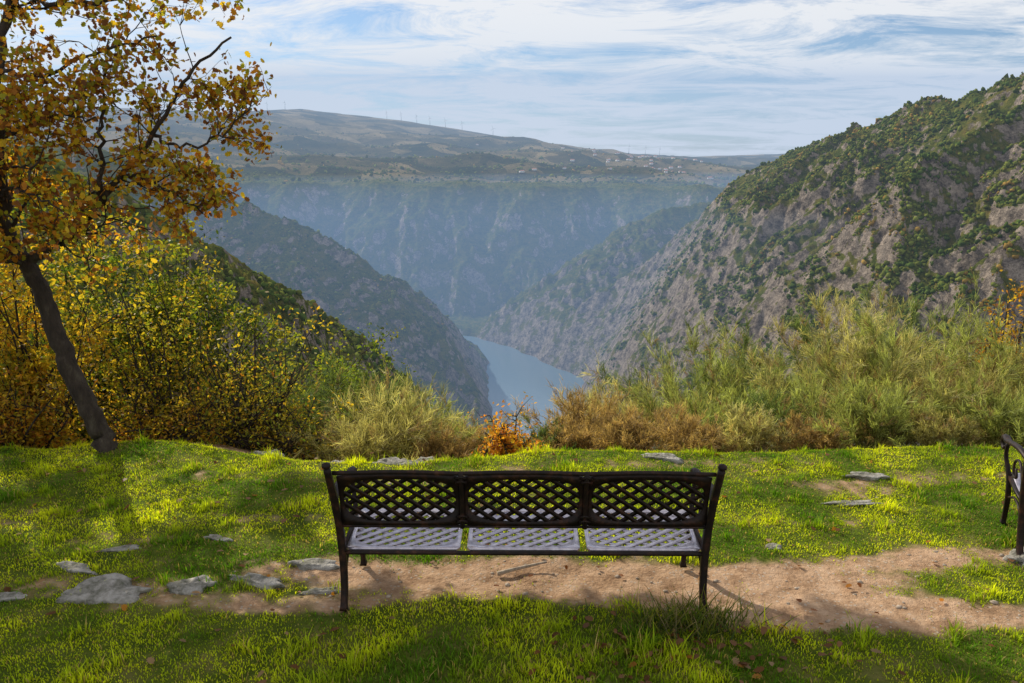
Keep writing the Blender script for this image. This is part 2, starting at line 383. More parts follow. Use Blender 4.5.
# ---------------------------------------------------------------- grass
def grass(name, n, seed):
    g = np.random.default_rng(seed)
    x = g.uniform(-7, 8, n); y = g.uniform(2.7, 7.6, n)
    ok = (np.abs(x) < .72 * y + 1.6) & (y < edge(x) + .8); x, y = x[ok], y[ok]
    d = dirt(x, y); cl = fbm(x * 4, y * 4, 3, 80)
    tall = sstep(.10, .5, cl)
    near = np.exp(-((y - 3.6) / .33)**2) * sstep(-1.5, -.6, x) * sstep(1.6, .9, x)
    thin = sstep(.0, .40, fbm(x * 1.7, y * 2.2, 4, 85))
    ok = g.random(len(x)) > d * .97 + .35 * (cl < -.15) + .42 * thin * (1 - near); x, y, d, cl, tall, near, thin = [q[ok] for q in (x, y, d, cl, tall, near, thin)]
    n = len(x); z = lawn(x, y) + np.where(y > edge(x), -.45 * (y - edge(x)), 0)
    h = g.gamma(5, .0048, n) * (.50 + 2.1 * tall * (1 - thin) + .7 * near) * (1 - .5 * d) * (1 + .9 * sstep(.3, .8, fbm(x * 1.1, y * 1.1, 2, 83)))
    th = g.uniform(0, 6.28, n); lean = g.uniform(.1, 1.1, n) * h
    w = g.uniform(.0018, .0040, n)
    dx, dy = np.cos(th), np.sin(th)
    px_, py_ = -dy * w, dx * w
    V = np.zeros((n, 5, 3))
    V[:, 0] = np.stack([x - px_, y - py_, z - .004], -1); V[:, 1] = np.stack([x + px_, y + py_, z - .004], -1)
    mx, my = x + dx * lean * .35, y + dy * lean * .35
    V[:, 2] = np.stack([mx - px_ * .8, my - py_ * .8, z + h * .6], -1); V[:, 3] = np.stack([mx + px_ * .8, my + py_ * .8, z + h * .6], -1)
    V[:, 4] = np.stack([x + dx * lean, y + dy * lean, z + h], -1)
    F = np.array([(0, 1, 2), (1, 3, 2), (2, 3, 4)])[None] + (np.arange(n) * 5)[:, None, None]
    q = g.random(n)[:, None]; cn = np.clip(.60 + 2.4 * fbm(x * 1.5, y * 1.8, 4, 82), 0, 1.2)[:, None]
    c = np.array([[.10, .22, .010]]) * (1 - cn) + np.array([[.52, .60, .018]]) * cn
    c = np.where(q > .92 - .10 * thin[:, None], [[.46, .35, .13]], c) * g.uniform(.7, 1.3, (n, 1))
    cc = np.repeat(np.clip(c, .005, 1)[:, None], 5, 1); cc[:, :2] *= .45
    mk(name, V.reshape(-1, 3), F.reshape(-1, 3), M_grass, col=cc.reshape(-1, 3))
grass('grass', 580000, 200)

# ---------------------------------------------------------------- leaf helpers
OAK = np.array([(0, 0), (.12, .18), (.28, .22), (.2, .38), (.38, .5), (.26, .64), (.3, .82), (0, 1), (-.3, .82), (-.26, .64), (-.38, .5), (-.2, .38), (-.28, .22), (-.12, .18)], float)
RH = np.array([(0, 0), (.24, .4), (.16, .75), (0, 1), (-.16, .75), (-.24, .4)], float)
def leaves(acc, C, size, colr, g, tmpl=RH, flatz=.0):
    n = len(C); k = len(tmpl)
    d = g.normal(size=(n, 3)); d[:, 2] *= (1 - flatz); d[:, 2] -= .25 * (1 - flatz); d /= np.linalg.norm(d, axis=1)[:, None]
    u = g.normal(size=(n, 3)) * (1 - flatz) + np.array([0, 0, 1.0]) * (.4 + 3 * flatz); s = np.cross(d, u); s /= np.linalg.norm(s, axis=1)[:, None]
    nn = np.cross(s, d)
    sz = (size * g.uniform(.6, 1.25, n))[:, None, None]
    T = tmpl[None]
    fold = g.uniform(.1, .6, n)[:, None, None]; curl = g.uniform(-.3, .35, n)[:, None, None]
    V = C[:, None] + sz * (T[..., :1] * s[:, None] + T[..., 1:] * d[:, None] + (np.abs(T[..., :1]) * fold - curl * T[..., 1:]**2) * nn[:, None])
    acc.add(V.reshape(-1, 3), np.arange(n * k).reshape(n, k), np.repeat(colr[:, None], k, 1).reshape(-1, 3))
def pal(g, n, cols, wts, var=.25):
    i = g.choice(len(cols), n, p=np.array(wts) / sum(wts)); return np.array(cols)[i] * g.uniform(1 - var, 1 + var, (n, 1))
ORANGE, YEL, BRN, OLI, DKG, GRN = (.42, .18, .020), (.54, .38, .028), (.17, .07, .022), (.26, .26, .025), (.035, .06, .012), (.12, .18, .018)

# ---------------------------------------------------------------- oak tree
def grow(wood, leafpts, p0, d0, L, r, depth, g, leafy=1.0):
    n = 6; P = [p0]; d = d0 / np.linalg.norm(d0)
    for i in range(n):
        d = d + g.normal(0, .18, 3) + np.array([0, 0, .04]); d /= np.linalg.norm(d); P.append(P[-1] + d * L / n)
    P = np.array(P); tube(wood, P, np.linspace(r, r * .35, n + 1), 5 if r > .006 else 4)
    if depth == 0:
        for q in P[2:]:
            m = g.poisson(2.8 * leafy)
            for _ in range(m): leafpts.append(q + g.normal(0, .04, 3))
        m = g.poisson(4 * leafy)
        for _ in range(m): leafpts.append(P[-1] + g.normal(0, .045, 3))
        return
    for _ in range(g.integers(3, 7)):
        i = g.integers(1, n + 1); dd = P[i] - P[i - 1]; dd /= np.linalg.norm(dd)
        s = g.normal(0, 1, 3); s -= s.dot(dd) * dd; s /= np.linalg.norm(s)
        grow(wood, leafpts, P[i], dd * .75 + s * .75, L * g.uniform(.45, .75), r * .5, depth - 1, g, leafy)
def limb(wood, lp, pts, r0, r1, g, nsub, L, depth=1, leafy=1.0, start=.2):
    P = spline(pts, 6); P[1:-1] += g.normal(0, .012, (len(P) - 2, 3)); R = np.linspace(r0, r1, len(P))
    tube(wood, P, R, 9)
    for _ in range(nsub):
        i = int(g.uniform(start, 1) * (len(P) - 1)); i = max(1, i); dd = P[i] - P[i - 1]; dd /= np.linalg.norm(dd)
        s = g.normal(0, 1, 3); s -= s.dot(dd) * dd; s /= np.linalg.norm(s)
        grow(wood, lp, P[i], dd * .6 + s * .8, L * g.uniform(.6, 1.2), max(.005, R[i] * .35), depth, g, leafy)
g = np.random.default_rng(21)
wood = Acc(); lp = []
limb(wood, lp, [(-3.58, 6.7, -.1), (-3.62, 6.7, .1), (-3.74, 6.7, .46), (-3.88, 6.7, .92), (-3.98, 6.72, 1.35), (-4.1, 6.72, 1.66)], .095, .068, g, 0, .5)
limb(wood, lp, [(-4.1, 6.72, 1.66), (-4.2, 6.7, 1.95), (-4.12, 6.6, 2.6), (-3.98, 6.5, 3.2), (-3.8, 6.5, 3.75), (-3.6, 6.5, 4.6), (-3.5, 6.4, 5.5)], .06, .02, g, 36, .6, 1, 1.3, .12)
limb(wood, lp, [(-4.1, 6.72, 1.66), (-3.85, 6.72, 1.82), (-3.64, 6.7, 1.92), (-3.4, 6.65, 2.15), (-3.15, 6.6, 2.4), (-2.85, 6.55, 2.71), (-2.5, 6.45, 3.14), (-2.12, 6.4, 3.42)], .042, .008, g, 26, .47, 1, .85)
limb(wood, lp, [(-3.15, 6.6, 2.4), (-2.9, 6.5, 2.36), (-2.6, 6.4, 2.2), (-2.45, 6.4, 2.1)], .014, .005, g, 8, .3, 1, 1.0)
limb(wood, lp, [(-2.85, 6.55, 2.71), (-2.6, 6.5, 2.62), (-2.3, 6.45, 2.68), (-2.0, 6.4, 2.95)], .014, .005, g, 10, .35, 1, 1.0)
limb(wood, lp, [(-3.4, 6.65, 2.15), (-3.3, 6.6, 2.55), (-3.2, 6.5, 2.9), (-3.05, 6.4, 3.4)], .022, .006, g, 10, .42, 1, .9)
limb(wood, lp, [(-3.98, 6.5, 3.2), (-3.6, 6.4, 3.15), (-3.1, 6.3, 3.3), (-2.6, 6.2, 3.4)], .018, .006, g, 11, .42, 1, .9)
limb(wood, lp, [(-4.1, 6.6, 2.7), (-3.8, 6.4, 2.75), (-3.4, 6.3, 2.85), (-3.1, 6.2, 2.8)], .018, .006, g, 9, .36, 1, 1.0)
limb(wood, lp, [(-4.15, 6.6, 2.2), (-3.95, 6.4, 2.3), (-3.7, 6.3, 2.25), (-3.4, 6.2, 2.1)], .016, .005, g, 9, .3, 1, 1.0)
limb(wood, lp, [(-3.8, 6.5, 3.75), (-3.3, 6.4, 3.65), (-2.7, 6.3, 3.7), (-2.2, 6.2, 3.95)], .020, .006, g, 13, .45, 1, 1.0)
limb(wood, lp, [(-4.15, 6.65, 2.3), (-4.5, 6.8, 2.7), (-4.9, 6.9, 3.0), (-5.3, 7, 3.6)], .03, .008, g, 20, .5, 1, 1.9)
limb(wood, lp, [(-4.1, 6.7, 1.7), (-4.6, 6.5, 1.9), (-5.1, 6.4, 2.1), (-5.6, 6.3, 2.6)], .035, .008, g, 24, .5, 1, 2.0)
limb(wood, lp, [(-4.15, 6.7, 2.2), (-4.3, 6.4, 2.3), (-4.5, 6.2, 2.2), (-4.7, 6.1, 2.0)], .025, .006, g, 20, .42, 1, 2.0)
limb(wood, lp, [(-4.1, 6.72, 1.66), (-4.2, 6.4, 1.75), (-4.2, 6.2, 1.6), (-4.1, 6.0, 1.45)], .02, .006, g, 8, .32, 1, 1.4)
for k_ in range(9):
    a = g.uniform(0, 6.28); s = np.array([math.cos(a), math.sin(a), .5])
    p0 = np.array([-3.6, 6.5, 4.2 + .17 * k_]); limb(wood, lp, [p0, p0 + s * .5, p0 + s * 1.1 + [0, 0, .1], p0 + s * 1.8], .03, .008, g, 12, .55, 1, 1.2)
oak = empty('shade_oak_tree'); wood.mk('trunk_and_limbs', M_bark, smooth=True, parent=oak)
lp = np.array(lp); la = Acc()
leaves(la, lp, .052, pal(g, len(lp), [ORANGE, YEL, BRN, OLI], [.25, .28, .22, .25]), g, OAK)
la.mk('leaves', M_leaf, parent=oak)
print('oak leaves', len(lp), time.time() - T0)
# unseen oak added left of view, its limbs shaped to shade the foreground
g = np.random.default_rng(22)
wood = Acc(); lp = []
limb(wood, lp, [(-7.6, 9.1, -1.0), (-7.5, 9.1, .5), (-7.3, 9.1, 2.4), (-7.0, 9.1, 3.8), (-6.6, 9.1, 4.9), (-6.2, 9.1, 6.2)], .17, .07, g, 8, .6, 1, 1.5, .6)
DY = .33
for pts, ns, lf in (([(-7.0, 8.8, 3.8), (-6.0, 8.9, 4.7), (-4.8, 9.0, 5.0), (-3.6, 9.0, 5.05), (-2.6, 8.95, 5.1)], 46, 3.8), ([(-6.6, 8.8, 4.9), (-5.4, 8.8, 5.1), (-4.2, 8.75, 5.15), (-3.0, 8.7, 5.15)], 42, 3.8),
            ([(-7.0, 8.8, 3.9), (-6.2, 9.0, 4.9), (-5.2, 9.2, 5.2), (-4.2, 9.2, 5.25), (-3.0, 9.2, 5.25)], 40, 3.4), ([(-6.6, 8.8, 4.9), (-6.0, 8.6, 5.0), (-5.0, 8.5, 5.1), (-4.0, 8.5, 5.1)], 30, 3.4),
            ([(-7.0, 8.8, 3.8), (-7.3, 10.0, 4.9), (-7.1, 11.2, 5.4), (-6.8, 11.9, 5.6)], 12, 1.4), ([(-7.0, 8.8, 3.8), (-8.2, 10.0, 4.9), (-8.7, 11.2, 5.3), (-8.8, 12.2, 5.5)], 12, 1.4), ([(-7.0, 8.8, 3.8), (-8.6, 9.2, 4.6), (-9.4, 9.8, 5.0)], 8, 1.4)):
    limb(wood, lp, [(a_, b_ + DY, c_) for a_, b_, c_ in pts], .05, .012, g, ns, .36, 1, lf, .3)
shade_oak = empty('shade_oak_tree'); wood.mk('trunk_and_limbs', M_bark, smooth=True, parent=shade_oak)
lp = np.array(lp); lp = lp[lp[:, 2] > 4.55 - (lp[:, 0] < -7.0) * 2]; la = Acc()
leaves(la, lp, .095, pal(g, len(lp), [ORANGE, YEL, BRN, OLI], [.2, .25, .15, .4]), g, OAK)
la.mk('leaves', M_leaf, parent=shade_oak)
print('shade_oak leaves', len(lp), time.time() - T0)

# ---------------------------------------------------------------- leafy shrubs
def shrub(name, c, rad, nl, cols, w, seed, size=.04, nst=22, cluster=.07, ntw=9):
    g = np.random.default_rng(seed); c = np.array(c, float); rad = np.array(rad, float)
    e = empty(name); wd = Acc(); zb = float(G(np.array([c[0]]), np.array([c[1]]))[0]) - .05; tips = []
    for i in range(nst):
        d = g.normal(size=3); d /= np.linalg.norm(d); t = c + d * rad * g.uniform(.5, 1.05)
        b = np.array([c[0] + g.normal(0, .12), c[1] + g.normal(0, .12), zb]); mid = (b + t) / 2 + g.normal(0, .1, 3) * rad
        P = spline([b, mid, t], 5); tube(wd, P, np.linspace(.016, .004, len(P)), 5)
        for _ in range(ntw):
            q = P[g.integers(3, len(P))]; dd = g.normal(size=3) * rad * .26 + [0, 0, .06]; Q = np.array([q, q + dd * .5 + g.normal(0, .02, 3), q + dd])
            tube(wd, Q, [.005, .003, .0015], 4); tips += [Q[1], Q[2], (Q[1] + Q[2]) / 2]
    tips = np.array(tips)
    pr = g.gamma(.8, 1, len(tips)); pr /= pr.sum(); k = g.choice(len(tips), nl, p=pr)
    C = tips[k] + g.normal(0, cluster, (nl, 3))
    la = Acc(); cl = pal(g, nl, cols, w)
    hue = pal(g, len(tips), cols, w, .1)[k]; cl = cl * .4 + hue * .6
    leaves(la, C, size, cl, g)
    wd.mk('stems', M_bark, smooth=True, parent=e); la.mk('foliage', M_leaf, parent=e)
shrub('green_oak_shrub', (-4.1, 9.3, .25), (1.1, .9, 1.45), 24000, [DKG, GRN, OLI, YEL], [.4, .3, .2, .1], 301, .055, 34)
shrub('green_oak_shrub', (-5.4, 10.0, .8), (1.5, 1.1, 1.8), 24000, [DKG, GRN, OLI, YEL], [.35, .3, .2, .15], 302, .06, 36, .09)
shrub('green_oak_shrub', (-3.0, 9.8, -.4), (1.1, .9, 1.2), 18000, [DKG, GRN, OLI, YEL], [.4, .35, .2, .05], 303, .05, 30)
shrub('yellow_shrub', (-5.0, 7.9, .9), (1.0, .7, 1.4), 12500, [YEL, ORANGE, OLI, GRN], [.4, .2, .25, .15], 304, .055, 30)
shrub('yellow_shrub', (-6.3, 8.4, 1.1), (1.2, .8, 1.7), 11000, [YEL, ORANGE, OLI, BRN], [.35, .25, .3, .1], 305, .055, 30)
shrub('yellow_shrub', (-2.75, 7.8, .25), (.8, .5, .9), 3000, [YEL, ORANGE, OLI, GRN], [.3, .15, .35, .2], 306, .045, 34, .07, 12)
shrub('yellow_shrub', (-3.7, 8.2, .5), (.7, .5, .95), 4600, [YEL, OLI, GRN, ORANGE], [.3, .35, .3, .05], 316, .045, 24)
shrub('brown_shrub', (-3.5, 7.6, -.1), (.8, .5, .5), 3400, [BRN, ORANGE, OLI, YEL], [.2, .2, .3, .3], 307, .04)
shrub('brown_shrub', (-2.2, 7.5, -.15), (.7, .4, .42), 2800, [BRN, OLI, GRN, YEL], [.2, .3, .2, .3], 308, .038)
shrub('brown_shrub', (-4.8, 7.3, .15), (.8, .4, .5), 4200, [BRN, ORANGE, OLI, YEL], [.2, .25, .25, .3], 309, .045)
shrub('orange_shrub', (-.02, 7.0, .02), (.28, .2, .24), 1900, [ORANGE, (.6, .24, .03), YEL], [.4, .3, .3], 310, .040, 16, .035)
shrub('orange_shrub', (5.95, 9.4, .75), (.4, .4, .5), 1900, [ORANGE, YEL, BRN], [.4, .4, .2], 311, .05, 16)
shrub('green_oak_shrub', (-2.3, 10.5, -1.2), (1.1, .8, 1.1), 10000, [DKG, GRN, OLI], [.4, .4, .2], 312, .05)
shrub('green_oak_shrub', (-2.0, 12.5, -2.2), (1.4, 1.0, 1.5), 12000, [DKG, GRN, OLI], [.4, .4, .2], 313, .06)

# ---------------------------------------------------------------- broom bushes
def ribbons(acc, P0, D, L, w, cb, ct, g, seg=3, droop=.15, bendy=.16):
    n = len(P0); D = D / np.linalg.norm(D, axis=1)[:, None]
    side = np.cross(D, g.normal(size=(n, 3))); side /= np.linalg.norm(side, axis=1)[:, None]
    bend = g.normal(0, bendy, (n, 3)); rows = []; cols = []
    for k in range(seg + 1):
        t = k / seg; c = P0 + D * (L * t)[:, None] + bend * (L * t * t)[:, None]; c[:, 2] -= droop * L * t * t * np.abs(D[:, 0] + D[:, 1])
        ww = (w * (1 - .75 * t))[:, None] * side
        rows += [c - ww, c + ww]; q = cb * (1 - t) + ct * t; cols += [q, q]
    V = np.stack(rows, 1); C = np.stack(cols, 1); m = 2 * (seg + 1)
    F = np.array([(2 * k, 2 * k + 1, 2 * k + 3, 2 * k + 2) for k in range(seg)])[None] + (np.arange(n) * m)[:, None, None]
    acc.add(V.reshape(-1, 3), F.reshape(-1, 4), C.reshape(-1, 3)); return D, bend
def broom(x, y, top, seed, tint, name='broom_bush'):
    g = np.random.default_rng(seed); zb = float(G(np.array([x]), np.array([y]))[0]) - .05; L = max(.5, (top - zb) * 1.12)
    acc = Acc(); n1 = 46
    D = np.stack([g.normal(0, .46, n1), g.normal(0, .46, n1), np.ones(n1)], -1)
    P0 = np.stack([x + .12 * L * D[:, 0], y + .12 * L * D[:, 1], np.full(n1, zb)], -1)
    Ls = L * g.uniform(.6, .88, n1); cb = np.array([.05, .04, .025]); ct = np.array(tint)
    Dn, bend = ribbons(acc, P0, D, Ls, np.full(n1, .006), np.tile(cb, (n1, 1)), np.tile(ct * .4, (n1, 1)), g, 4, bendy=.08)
    n2 = int(420 * max(1, L / 1.3)); i = g.integers(0, n1, n2); t = g.uniform(.25, 1, n2)**.6
    Q = P0[i] + Dn[i] * (Ls[i] * t)[:, None] + bend[i] * (Ls[i] * t * t)[:, None]; Q[:, 2] -= .15 * Ls[i] * t * t * np.abs(Dn[i, 0] + Dn[i, 1])
    D2 = Dn[i] + g.normal(0, .5, (n2, 3)) + [0, 0, .1]; L2 = g.uniform(.10, .24, n2) * min(1.2, L)
    Dn2, b2 = ribbons(acc, Q, D2, L2, np.full(n2, .003), np.tile(ct * .3, (n2, 1)), np.tile(ct * .6, (n2, 1)), g, 2)
    n3 = int(7400 * max(1, L / 1.3)); j = g.integers(0, n2, n3); t3 = g.uniform(.1, 1, n3)
    Q3 = Q[j] + Dn2[j] * (L2[j] * t3)[:, None] + b2[j] * (L2[j] * t3 * t3)[:, None] + g.normal(0, .010, (n3, 3))
    D3 = Dn2[j] + g.normal(0, .33, (n3, 3)) + [0, 0, .1]
    tuft = g.uniform(.5, 1.4, n2)[j][:, None]; v = g.uniform(.7, 1.3, (n3, 1)); dead = (g.random(n2) > .88)[j][:, None]
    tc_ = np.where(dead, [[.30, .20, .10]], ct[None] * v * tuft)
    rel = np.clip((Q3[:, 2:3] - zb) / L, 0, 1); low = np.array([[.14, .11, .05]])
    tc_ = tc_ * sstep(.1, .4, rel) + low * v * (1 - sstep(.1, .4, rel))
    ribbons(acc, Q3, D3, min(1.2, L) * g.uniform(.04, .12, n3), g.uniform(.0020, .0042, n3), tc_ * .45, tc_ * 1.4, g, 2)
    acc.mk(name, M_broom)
T1, T2, T3, T4 = (.34, .38, .11), (.50, .46, .18), (.15, .21, .06), (.42, .29, .12)
BB = [(.78, 8, .08, T4), (1.25, 9, -.1, T2), (1.5, 7.7, .12, T4), (2.06, 8.5, .15, T1), (2.70, 9.5, .48, T1), (2.66, 8, .12, T3), (3.38, 8.8, -.05, T3), (3.95, 9, .85, T2),
      (4.62, 9.6, 1.05, T2), (4.45, 8.5, .78, T1), (4.95, 8, .30, T2), (5.6, 9, .85, T1), (5.5, 8.3, .55, T2), (6.3, 8.4, .9, T1), (1.1, 7.25, -.05, T4), (1.75, 7.15, -.02, T4),
      (2.3, 7.3, .15, T2), (2.95, 7.4, .06, T4), (3.6, 7.5, .36, T1), (4.15, 7.4, .12, T2), (4.7, 7.4, .36, T1), (5.3, 7.5, .3, T1), (-1.24, 7.7, .32, T2), (-1.02, 8.2, .1, T1),
      (-1.55, 7.4, .05, T2), (-.69, 7.5, -.12, T4), (-.42, 8, -.25, T4), (.35, 7.6, -.12, T3), (.65, 7.5, -.05, T4), (-2.0, 8.5, .35, T3), (-.1, 8.2, -.42, T3), (3.2, 10.2, .3, T3), (5, 10.4, .9, T3), (2.0, 9.8, 0, T3), (3.4, 8.1, .34, T1)]
for i, (x, y, t, c) in enumerate(BB):
    broom(x, y, t, 400 + i, c)
print('broom', time.time() - T0)

# ---------------------------------------------------------------- rocks
def rock(x, y, sx_, sy_, h, seed, name='rock'):
    g = np.random.default_rng(seed)
    nu, nv = 40, 20
    u = np.linspace(0, 2 * np.pi, nu, endpoint=False); v = np.linspace(.02, np.pi - .02, nv)
    U, W = np.meshgrid(u, v); X = np.cos(U) * np.sin(W); Y = np.sin(U) * np.sin(W); Z = np.cos(W)
    n = 1 + .45 * perlin(X * 1.3 + seed, Y * 1.3 + Z, 5) + .22 * fbm(X * 3 + Z * 2 + seed, Y * 3 - Z, 4, 6, True)
    Z = np.tanh(Z * 2.2) * .8
    rz = g.uniform(-.4, .4); X, Y = X * n * sx_, Y * n * sy_; X, Y = X * math.cos(rz) - Y * math.sin(rz), X * math.sin(rz) + Y * math.cos(rz)
    z0 = float(G(np.array([x]), np.array([y]))[0]); Z = Z * n * h + .35 * h * fbm(X * 9, Y * 9, 4, seed % 50, True)
    V = np.stack([X, Y, Z], -1).reshape(-1, 3)
    i = np.arange(nv - 1)[:, None] * nu; j = np.arange(nu)[None]; j2 = (j + 1) % nu
    F = np.stack([i + j, i + nu + j, i + nu + j2, i + j2], -1).reshape(-1, 4)
    ob = mk(name, V, F, M_rock, smooth=True); ob.location = (x, y, z0 - h * .30)
for i, q in enumerate([(-2.45, 4.33, .24, .12, .055), (-1.95, 4.38, .13, .07, .045), (-1.58, 4.46, .16, .05, .035), (-1.27, 4.66, .14, .05, .03), (-2.75, 4.6, .14, .04, .025),
                       (-2.2, 6.75, .12, .08, .06), (-1.55, 6.6, .10, .08, .05), (-1.0, 6.45, .18, .08, .07), (-.75, 6.55, .10, .08, .05),
                       (1.74, 4.88, .05, .035, .02), (2.55, 5.6, .2, .04, .02), (3.35, 4.72, .14, .1, .06), (1.3, 6.5, .16, .06, .035), (2.9, 6.1, .16, .05, .025), (-1.15, 4.35, .1, .03, .02), (-3.0, 4.25, .12, .04, .025),
                       (-2.0, 5.0, .1, .03, .02), (-2.6, 4.85, .1, .03, .02)]):
    rock(*q, 500 + i)
g = np.random.default_rng(600); n = 900
x = g.uniform(-3.5, 5, n); y = g.uniform(3.3, 6.8, n); d = dirt(x, y); ok = g.random(n) < d; x, y = x[ok], y[ok]; n = len(x)
s = g.gamma(2, .0040, n) + .003
V = IV[None] * g.uniform(.6, 1.2, (n, 12, 1)) * s[:, None, None] * [1.2, 1, .6] + np.stack([x, y, lawn(x, y) + s * .1], -1)[:, None]
mk('pebbles', V.reshape(-1, 3), (IF[None] + (np.arange(n) * 12)[:, None, None]).reshape(-1, 3), M_peb)
n = 420; x = g.uniform(-4.5, 5, n); y = g.uniform(3.0, 6.6, n)
k_ = int(n * .3); x[:k_] = g.normal(.95, .35, k_); y[:k_] = g.normal(3.75, .18, k_)
la = Acc(); leaves(la, np.stack([x, y, lawn(x, y) + .025], -1), .05, pal(g, n, [BRN, (.25, .12, .06), (.35, .22, .12), ORANGE], [.4, .3, .2, .1]), g, OAK, .75)
la.mk('fallen_leaves', M_leaf)
st = Acc(); tube(st, spline([(-.09, 4.5, .025), (.0, 4.53, .035), (.1, 4.58, .033), (.22, 4.61, .045)], 4), np.linspace(.014, .007, 13), 6); st.mk('fallen_stick', M_stick, smooth=True)
wd = Acc(); n = 520; a = g.uniform(0, 6.28, n)
P0 = np.stack([.98 + g.normal(0, .16, n), 3.98 + g.normal(0, .08, n), np.full(n, 0.)], -1)
ribbons(wd, P0, np.stack([np.cos(a) * .6, np.sin(a) * .6, np.ones(n)], -1), g.uniform(.06, .2, n), np.full(n, .004), np.tile([.04, .07, .015], (n, 1)), pal(g, n, [GRN, OLI, (.3, .22, .1)], [.4, .3, .3]), g)
wd.mk('weeds', M_broom)

# ---------------------------------------------------------------- bench
def lattice(acc, plate, mapf, u0, u1, v0, v1, sp=.058, wd_=.028, th=.006, ang=36, arch=0.0, p=3.2):
    cu, cv = (u0 + u1) / 2, (v0 + v1) / 2; hu, hv = (u1 - u0) / 2, (v1 - v0) / 2
    a_, b_ = hu - .024, hv - .024
    for sgn, off in ((1, .0035), (-1, -.0035)):
        an = math.radians(ang) * sgn; d = np.array([math.cos(an), math.sin(an)]); nn = np.array([-d[1], d[0]])
        for k in range(-20, 21):
            c = nn * (k + .5) * sp; t = np.linspace(-.8, .8, 1601); q = c + t[:, None] * d
            ins = (np.abs(q[:, 0] / (a_ + .006))**p + np.abs(q[:, 1] / (b_ + .006))**p) < 1
            if ins.sum() < 12: continue
            ts = np.linspace(t[ins][0], t[ins][-1], 7); Q = []
            for tt in ts:
                for (e, f) in ((-wd_ / 2, -th / 2), (wd_ / 2, -th / 2), (wd_ / 2 * .7, th / 2), (-wd_ / 2 * .7, th / 2)):
                    pt = c + tt * d + nn * e; Q.append((cu + pt[0], cv + pt[1], f + off))
            i = np.arange(6)[:, None] * 4; j = np.arange(4)[None]; j2 = (j + 1) % 4
            acc.add(mapf(np.array(Q)), np.stack([i + j, i + j2, i + 4 + j2, i + 4 + j], -1).reshape(-1, 4))
    n = 72; th_ = np.arange(n) / n * 2 * np.pi; c, s = np.cos(th_), np.sin(th_)
    ri = 1 / ((np.abs(c / a_)**p + np.abs(s / b_)**p)**(1 / p)); inner = np.stack([c * ri, s * ri], -1)
    ro = 1 / np.maximum(np.abs(c / hu), np.abs(s / hv)); outer = np.stack([c * ro, s * ro], -1)
    outer[:, 1] += arch * np.where(outer[:, 1] > hv * .8, 1 - (outer[:, 0] / hu)**2, 0)
    R = [np.c_[inner, np.full(n, -.009)], np.c_[outer, np.full(n, -.009)], np.c_[outer, np.full(n, .009)], np.c_[inner, np.full(n, .009)]]
    Q = np.concatenate(R) + [cu, cv, 0]; j = np.arange(n); j2 = (j + 1) % n; F = []
    for k in range(4):
        k2 = (k + 1) % 4; F.append(np.stack([k * n + j, k * n + j2, k2 * n + j2, k2 * n + j], -1))
    plate.add(mapf(Q), np.concatenate(F))
